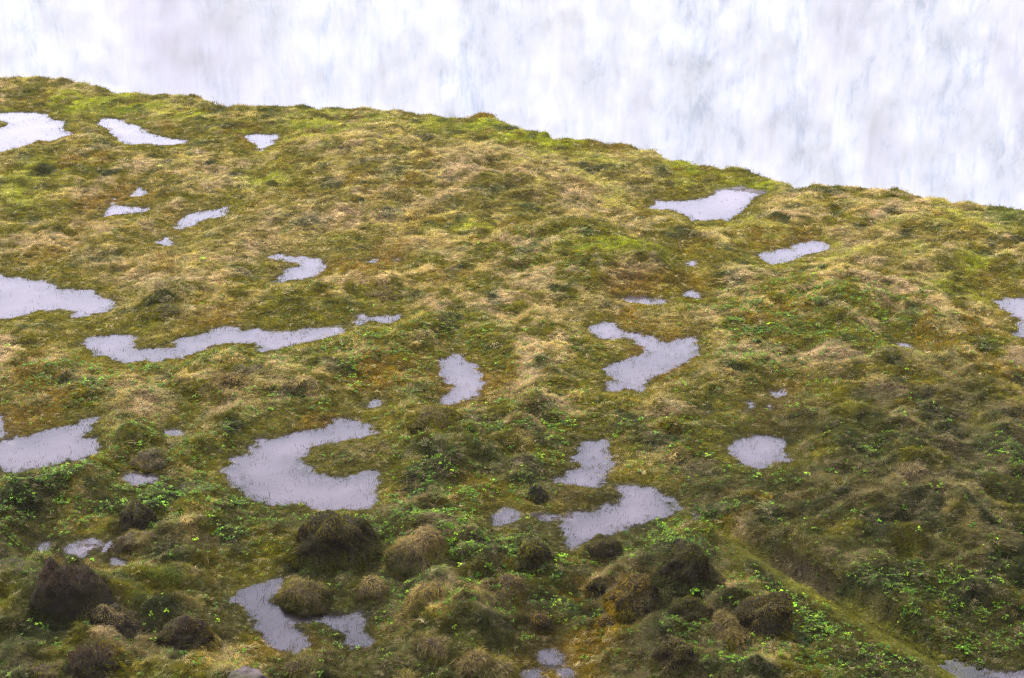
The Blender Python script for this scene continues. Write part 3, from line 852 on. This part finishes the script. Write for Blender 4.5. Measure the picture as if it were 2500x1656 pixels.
def mound(name, label, cat, group, x0, x1, y0, y1, body, tintf, nb, blen, bw=.008, lean=0.0, squash=1.0, sharp=1.0, drape=.7, extra=None, skew=0.0, cut=None, seed=0, blades_name="moss", core=None, zs=1.0):
    """x0..x1, y0..y1: extent in the photograph; base at y1"""
    px = (x0 + x1) / 2
    w_ = (x1 - x0) * mpp(px, y1) * 0.5
    hpx = (y1 - y0) * mpp(px, y1)
    w_ *= .84 if name == 'mossy_boulder' else .88
    dep_ = w_ * squash
    elev = math.atan2(CAM_H, place(px, y1)[1])
    # front base sits at y1; total picture height = h*cos(e) + depth*sin(e)
    z0 = 0.0
    for _ in range(4):
        bx, by = place(px, y1, z0)
        z0 = ground_z(bx, by)
    by += dep_ * .85
    gz = min(ground_z(bx, by - dep_ * .6), ground_z(bx, by)) - .03
    zs *= .80 if name == 'grass_tussock' else .78
    h = max(.20, (hpx * 1.0 - dep_ * .85 * math.sin(elev)) / math.cos(elev) + .04) * zs
    root = bpy.data.objects.new(name, None)
    root.empty_display_size = .3
    COL.objects.link(root)
    root.location = (bx, by, gz)
    tag(root, label, cat, group)
    V0, F0 = ICO
    V = V0.copy()
    sx = seed * 7.31
    out_ = []
    for v in V:
        d = Vector(v)
        n_ = mnoise.fractal(d * 1.3 + Vector((sx, sx * .5, 1)), 1.0, 2.0, 4)
        n2_ = mnoise.fractal(d * 4.0 + Vector((sx, 3, sx)), 1.0, 2.0, 3)
        r_ = 1 + (.24 if name == 'mossy_boulder' else .42) * n_ + .12 * n2_
        zz = d.z
        if zz < 0:
            r_ *= 1.38
        else:
            r_ *= 1 + .30 * (1 - zz) ** 2
        hz = (abs(zz) ** sharp) * (1 if zz > 0 else -1)
        q_ = max(0.0, zz)
        vx = d.x * w_ * r_ + skew * w_ * q_ + 0
        vy = d.y * dep_ * r_ + lean * dep_ * q_
        vz = hz * h * ((1 + .25 * n_ + .12 * n2_) if zz > 0 else .25)
        if cut is not None:
            vx = min(vx, cut * w_ + .05 * n2_)
        out_.append((vx, vy, vz))
    V = np.array(out_)
    me = mesh_np(core or "rock", V, F0, 3)
    me.polygons.foreach_set("use_smooth", np.ones(len(F0), bool))
    o = link(core or "rock", me, body, root)
    # blades rooted over the surface, combed downhill
    a, b_, c = V[F0[:, 0]], V[F0[:, 1]], V[F0[:, 2]]
    nr = np.cross(b_ - a, c - a)
    ar = np.linalg.norm(nr, axis=1)
    nr /= ar[:, None] + 1e-9
    wgt = ar * (c[:, 2] > -.05)
    if cut is not None:
        wgt = wgt * (nr[:, 0] < .75)
    nb = int(nb * 2.2) if name == 'mossy_boulder' else int(nb * 2.0)
    if name != 'mossy_boulder': blen *= .75; bw *= .75
    if name == 'mossy_boulder': blen *= .55
    rs = np.random.RandomState(seed + 100)
    fi = rs.choice(len(F0), nb, p=wgt / wgt.sum())
    u, v_ = rs.random(nb), rs.random(nb)
    fl = u + v_ > 1
    u[fl], v_[fl] = 1 - u[fl], 1 - v_[fl]
    P_ = a[fi] + (b_[fi] - a[fi]) * u[:, None] + (c[fi] - a[fi]) * v_[:, None]
    Nn = nr[fi]
    down = np.array((0, 0, -1.)) - Nn * (-Nn[:, 2:3])
    ln = np.linalg.norm(down, axis=1, keepdims=True)
    down = down / (ln + .25)
    d = Nn * (1 - drape * .6) + down * drape + rs.normal(0, .38, (nb, 3))
    d /= np.linalg.norm(d, axis=1, keepdims=True)
    low = np.clip(1 - (P_[:, 2:3] - .12 * h) / ((.22 if name == 'mossy_boulder' else .6) * h), 0, 1)      # turf creeping up the foot
    low = (rs.random((nb, 1)) < low * .85).astype(float)
    L_ = blen * np.exp(rs.normal(0, .3, nb))[:, None]
    L_ = L_ * (1 - low) + low * np.maximum(L_, .075)
    d = d + low * (Nn * .5 + rs.normal(0, .4, (nb, 3)) + np.array((0, 0, .25)))
    d /= np.linalg.norm(d, axis=1, keepdims=True)
    side = np.cross(d, Nn + rs.normal(0, .4, (nb, 3)))
    side /= np.linalg.norm(side, axis=1, keepdims=True) + 1e-9
    W_ = bw * rs.uniform(.7, 1.3, nb)[:, None]
    p1 = P_ + d * L_ * .55
    p2 = P_ + d * L_ + np.array((0, 0, -1)) * L_ * .35
    P_ = P_ - Nn * .01
    VV = np.stack([P_ - side * W_ / 2, P_ + side * W_ / 2, p1 + side * W_ * .4, p1 - side * W_ * .4, p2], 1).reshape(-1, 3)
    k0 = np.arange(nb) * 5
    FF = np.stack([np.stack([k0, k0 + 1, k0 + 2], 1), np.stack([k0, k0 + 2, k0 + 3], 1), np.stack([k0 + 3, k0 + 2, k0 + 4], 1)], 1).reshape(-1, 3)
    me = mesh_np(blades_name, VV, FF, 3)
    tn = tintf(P_, Nn, h, rs)
    lc = sample(C, P_[:, 0] + bx, P_[:, 1] + by - .3)
    if name != 'mossy_boulder' and name != 'bare_rock':      # tussocks take up the colour of the turf around them
        k_ = .55 * (1 - np.clip(P_[:, 2:3] / h, 0, 1)) + .40
        tn = tn * (1 - k_) + lc * k_
    else:
        k_ = .85 * np.clip((Nn[:, 2:3] - .25) / .4, 0, 1) * (rs.random((nb, 1)) < .8)      # turf has grown over whatever faces up
        tn = tn * (1 - k_) + lc * k_
    tn = tn * (1 - low) + low * lc
    tn = tn * np.exp(rs.normal(0, .3, (nb, 1)))
    attr(me, "tint", 'FLOAT_COLOR', rgba(np.repeat(np.clip(tn, .003, .7), 5, 0)))
    attr(me, "vary", 'FLOAT', np.ones(nb * 5))
    o = link(blades_name, me, M_TUFT, root)
    o["kind"] = "stuff"
    if extra:
        extra(root, V, F0, nr, ar, h, rs)
    return root, (bx, by, gz, w_, dep_, h)

def pal(a, b_, frac, top=None, tf=.55):
    a, b_ = np.array(a), np.array(b_)
    def f(P_, Nn, h, rs):
        r_ = rs.random(len(P_))[:, None]
        c = np.where(r_ < frac, b_, a)
        if top is not None:              # sun-loving cushion moss grows on the crown
            k_ = np.clip((P_[:, 2:3] / h - tf) / .2, 0, 1) * (rs.random((len(P_), 1)) < .8)
            c = c + (np.array(top) - c) * k_
        return c
    return f

def heather(root, V, F0, nr, ar, h, rs):
    """purple-brown twigs standing along the crown"""
    ctr = V[F0].mean(1)
    w_ = ar * (ctr[:, 2] > h * .62) * (nr[:, 2] > .3)
    nb = 700
    fi = rs.choice(len(F0), nb, p=w_ / w_.sum())
    P_ = ctr[fi] + rs.normal(0, .03, (nb, 3))
    d = nr[fi] * .6 + np.array((0, 0, .9)) + rs.normal(0, .4, (nb, 3))
    d /= np.linalg.norm(d, axis=1, keepdims=True)
    L_ = rs.uniform(.04, .12, nb)[:, None]
    side = np.cross(d, rs.normal(0, 1, (nb, 3))); side /= np.linalg.norm(side, axis=1, keepdims=True)
    W_ = .007
    p1 = P_ + d * L_ * .5; p2 = P_ + d * L_ + rs.normal(0, .015, (nb, 3))
    VV = np.stack([P_ - side * W_ / 2, P_ + side * W_ / 2, p1 + side * W_ * .4, p1 - side * W_ * .4, p2], 1).reshape(-1, 3)
    k0 = np.arange(nb) * 5
    FF = np.stack([np.stack([k0, k0 + 1, k0 + 2], 1), np.stack([k0, k0 + 2, k0 + 3], 1), np.stack([k0 + 3, k0 + 2, k0 + 4], 1)], 1).reshape(-1, 3)
    me = mesh_np("heather", VV, FF, 3)
    c = np.where(rs.random((nb, 1)) < .6, np.array((.060, .034, .028)), np.array((.10, .072, .035))) * np.exp(rs.normal(0, .3, (nb, 1)))
    attr(me, "tint", 'FLOAT_COLOR', rgba(np.repeat(c, 5, 0)))
    attr(me, "vary", 'FLOAT', np.ones(nb * 5))
    o = link("heather", me, M_TUFT, root)
    o["kind"] = "stuff"

DARK = (.014, .010, .003)
BROWN = (.034, .022, .006)
ORM = (.17, .12, .02)
STRAW = (.17, .12, .05)
dk = pal(DARK, BROWN, .35, (.085, .078, .010), .66)
dkr = pal(DARK, BROWN, .3, (.10, .055, .035), .7)
turf = pal((.10, .085, .025), STRAW, .35, (.17, .15, .03), .6)
straw_ = pal((.20, .14, .06), STRAW, .6)
GB = "moss-covered boulders on the lower moor"
GT = "dry grass tussocks on the lower moor"
GH = "dark mossy hummocks on the moor"
B = [
 ("mossy_boulder", "tall dark boulder fringed with purple heather, lower left", "boulder", GB, 83, 245, 1392, 1525, M_ROCK, dkr, 5200, .05, dict(extra=heather, skew=-.35, sharp=.75, squash=.8, lean=.2, zs=1.1)),
 ("mossy_boulder", "low dark shoulder of rock right of the tall heather-topped boulder", "boulder", GB, 205, 345, 1442, 1530, M_ROCK, dk, 3000, .05, dict(skew=-.3, squash=.8)),
 ("mossy_boulder", "round dark boulder on green leaves above the orange moss, lower left", "boulder", GB, 287, 372, 1222, 1300, M_ROCK, dk, 2600, .045, dict(sharp=.8)),
 ("grass_tussock", "ragged mossy lump just below the round dark boulder, lower left", "tussock", GT, 285, 392, 1298, 1350, M_CORE, turf, 2600, .07, dict(blades_name="grass_blades", core="turf_core")),
 ("mossy_boulder", "broad boulder with a rusty moss ledge, left of the bottom pond", "boulder", GB, 363, 508, 1500, 1582, M_ROCK, dkr, 4200, .05, dict(squash=.8, skew=.2, zs=1.05)),
 ("mossy_boulder", "heather-topped boulder cut by the bottom edge, lower left", "boulder", GB, 150, 272, 1588, 1672, M_ROCK, dkr, 3600, .05, dict(extra=heather, zs=1.05)),
 ("grass_tussock", "long low straw mound left of the bottom-edge heather boulder", "tussock", GT, 30, 165, 1612, 1668, M_CORE, turf, 3000, .09, dict(blades_name="grass_blades", core="turf_core")),
 ("mossy_boulder", "largest dark moss dome, below the C-shaped pond", "boulder", GB, 712, 915, 1233, 1362, M_ROCK, pal(DARK, BROWN, .45, (.15, .115, .02), .66), 9000, .06, dict(sharp=.75, squash=.8)),
 ("grass_tussock", "shaggy straw tussock right of the largest moss dome", "tussock", GT, 966, 1098, 1283, 1366, M_CORE, pal((.09, .065, .03), STRAW, .5, STRAW, .55), 5200, .12, dict(blades_name="grass_blades", core="turf_core", drape=.9)),
 ("grass_tussock", "olive tussock on the right bank of the bottom pond", "tussock", GT, 690, 800, 1415, 1482, M_CORE, pal((.13, .10, .02), STRAW, .4, (.2, .16, .04), .5), 3600, .09, dict(blades_name="grass_blades", core="turf_core", drape=.9)),
 ("grass_tussock", "straw-topped tussock, second to the right of the bottom pond", "tussock", GT, 868, 950, 1408, 1463, M_CORE, pal((.10, .075, .02), STRAW, .6, (.34, .25, .09), .5), 3000, .10, dict(blades_name="grass_blades", core="turf_core", drape=.95)),
 ("grass_tussock", "brown tussock with hanging grass, third from the bottom pond", "tussock", GT, 1004, 1088, 1416, 1486, M_CORE, pal((.08, .055, .025), STRAW, .35, (.15, .11, .03), .5), 3200, .10, dict(blades_name="grass_blades", core="turf_core", drape=.95)),
 ("grass_tussock", "small brown tussock at the middle of the lower moor", "tussock", GT, 1208, 1285, 1404, 1450, M_CORE, pal((.08, .055, .025), STRAW, .35), 2200, .08, dict(blades_name="grass_blades", core="turf_core", drape=.9)),
 ("mossy_boulder", "round dark boulder at the foot of the kidney-shaped pond", "boulder", GB, 1428, 1520, 1300, 1362, M_ROCK, dk, 3400, .05, dict(sharp=.8)),
 ("mossy_boulder", "hollowed dark boulder left of the kidney pond's foot", "boulder", GB, 1250, 1350, 1316, 1398, M_ROCK, dk, 3400, .06, dict(squash=.8)),
 ("mossy_boulder", "dark mound with green sprigs between the kidney pond and the path", "boulder", GB, 1616, 1752, 1320, 1434, M_ROCK, dk, 5200, .06, dict(squash=.8)),
 ("mossy_boulder", "orange-rimmed dark boulder in the middle of the boulder row", "boulder", GB, 1494, 1628, 1404, 1497, M_ROCK, pal(DARK, BROWN, .35, ORM, .68), 5200, .06, dict(skew=-.15)),
 ("mossy_boulder", "low dark ridge right of the orange-rimmed boulder", "boulder", GB, 1634, 1756, 1452, 1512, M_ROCK, dk, 3800, .06, dict(skew=-.2, squash=.7)),
 ("mossy_boulder", "small orange-capped dome near the bottom, right of centre", "boulder", GB, 1278, 1352, 1488, 1533, M_ROCK, pal(DARK, BROWN, .35, (.22, .13, .02), .6), 2400, .045, dict()),
 ("mossy_boulder", "small dim dome right of the orange-capped one", "boulder", GB, 1458, 1516, 1494, 1528, M_ROCK, pal(BROWN, DARK, .35, (.15, .11, .02), .6), 1600, .045, dict()),
 ("mossy_boulder", "big moss-capped rock with a bare cut face on its right, beside the path", "boulder", GB, 1778, 1962, 1448, 1548, M_ROCK, pal(DARK, BROWN, .4, (.17, .12, .02), .7), 5600, .055, dict(cut=.78, skew=.35, squash=.75, sharp=.8, zs=1.15)),
 ("grass_tussock", "sloping straw-edged hump left of the cut-faced rock", "tussock", GT, 1722, 1832, 1504, 1576, M_CORE, pal((.07, .05, .02), STRAW, .2, (.17, .13, .04), .6), 3800, .08, dict(blades_name="grass_blades", core="turf_core")),
 ("mossy_boulder", "dark boulder near the bottom edge, below the boulder row", "boulder", GB, 1604, 1696, 1556, 1636, M_ROCK, dk, 3600, .055, dict()),
 ("mossy_boulder", "small dark boulder left of the orange-rimmed one", "boulder", GB, 1436, 1490, 1416, 1460, M_ROCK, dk, 1800, .05, dict()),
 ("bare_rock", "bare reddish rounded rock at the bottom edge, left of centre", "rock", None, 552, 628, 1624, 1672, M_BARE, pal((.10, .08, .06), (.16, .12, .08), .3), 160, .05, dict(core="stone", sharp=.8, zs=.75)),
 ("bare_rock", "small dark upright stone left of the kidney-shaped pond", "rock", None, 1286, 1330, 1184, 1226, M_ROCK, pal((.06, .10, .02), DARK, .3), 500, .05, dict(core="stone", sharp=.7, zs=1.2)),
 ("grass_tussock", "leftmost shaggy dry tussock at the bottom centre", "tussock", GT, 1018, 1096, 1560, 1604, M_CORE, straw_, 3000, .16, dict(blades_name="grass_blades", core="turf_core", drape=1.0)),
 ("grass_tussock", "shaggy dry tussock in the middle of the bottom centre trio", "tussock", GT, 1100, 1205, 1562, 1622, M_CORE, straw_, 4200, .17, dict(blades_name="grass_blades", core="turf_core", drape=1.0)),
 ("grass_tussock", "pale shaggy tussock nearest the bottom edge, bottom centre", "tussock", GT, 1150, 1252, 1612, 1668, M_CORE, pal((.17, .12, .055), (.27, .20, .11), .5), 3600, .17, dict(blades_name="grass_blades", core="turf_core", drape=1.0)),
 ("grass_tussock", "straw arch cut by the bottom edge, left of the dry tussock trio", "tussock", GT, 920, 1030, 1640, 1690, M_CORE, turf, 3000, .12, dict(blades_name="grass_blades", core="turf_core")),
 ("grass_tussock", "low straw tussock just below the bottom pond", "tussock", GT, 700, 790, 1605, 1650, M_CORE, turf, 2600, .10, dict(blades_name="grass_blades", core="turf_core")),
 ("mossy_hummock", "isolated dark hummock in the upper middle of the moor", "hummock", GH, 884, 980, 676, 726, M_CORE, pal((.06, .045, .012), (.05, .06, .02), .3, (.16, .12, .02), .6), 3200, .08, dict(zs=.5, core="turf_core", bw=.012)),
 ("mossy_hummock", "dark hummock below the upright ragged puddle", "hummock", GH, 1005, 1104, 976, 1035, M_CORE, pal((.07, .05, .02), (.05, .07, .02), .3, (.15, .13, .03), .6), 3200, .08, dict(zs=.5, core="turf_core", bw=.012)),
 ("mossy_hummock", "dark hummock with a pale brow on the right side", "hummock", GH, 2183, 2284, 1110, 1180, M_CORE, pal((.06, .05, .02), STRAW, .2, (.22, .17, .07), .55), 3600, .09, dict(zs=.5, core="turf_core", bw=.011)),
 ("mossy_hummock", "small dark green hummock on the upper left beside the winding puddle", "hummock", GH, 365, 435, 714, 762, M_CORE, pal((.05, .055, .02), (.08, .06, .03), .4, (.09, .12, .02), .6), 2400, .07, dict(zs=.5, core="turf_core", bw=.012)),
 ("mossy_hummock", "leafy dark hummock below the winding puddle", "hummock", GH, 545, 640, 866, 928, M_CORE, pal((.06, .055, .02), (.06, .09, .02), .4, (.11, .13, .02), .6), 2800, .07, dict(zs=.5, core="turf_core", bw=.011)),
 ("mossy_hummock", "green hummock left of the C-shaped pond", "hummock", GH, 300, 455, 1058, 1126, M_CORE, pal((.05, .05, .02), (.05, .09, .02), .45, (.10, .14, .02), .6), 4200, .06, dict(zs=.5, core="turf_core", squash=.7)),
 ("mossy_hummock", "dark green bank at the left edge above the tall boulder", "hummock", GH, -50, 98, 1318, 1412, M_CORE, pal((.04, .05, .018), (.05, .09, .02), .4, (.09, .15, .02), .6), 5200, .06, dict(zs=.5, core="turf_core", squash=.8)),
]
for i, (nm, lab, cat, grp, x0, x1, y0, y1, body, tf, nb, bl, kw) in enumerate(B):
    mound(nm, lab, cat, grp, x0, x1, y0, y1, body, tf, nb, bl, seed=i + 1, **kw)

# ------------------------------------------------------------------ thin haze added to lift the shadows
m, N, L = new_mat("shadow_lifting_haze")
v = nd(N, "ShaderNodeVolumePrincipled")
v.inputs['Color'].default_value = (.93, .94, .97, 1)
v.inputs['Density'].default_value = 0.00022
o = nd(N, "ShaderNodeOutputMaterial"); L.new(v.outputs[0], o.inputs['Volume'])
x0, x1, y0, y1, z0, z1 = gx[0] - 2, gx[-1] + 2, gy[0] - 2, gy[-1] + 2, H.min() - 1.5, H.max() + 1.5
V = np.array([(a, b_, c) for c in (z0, z1) for b_ in (y0, y1) for a in (x0, x1)], float)
F = np.array([(0, 2, 3, 1), (4, 5, 7, 6), (0, 1, 5, 4), (2, 6, 7, 3), (0, 4, 6, 2), (1, 3, 7, 5)])
hz = link("haze", mesh_np("haze", V, F, 4), m)
tag(hz, kind="stuff")
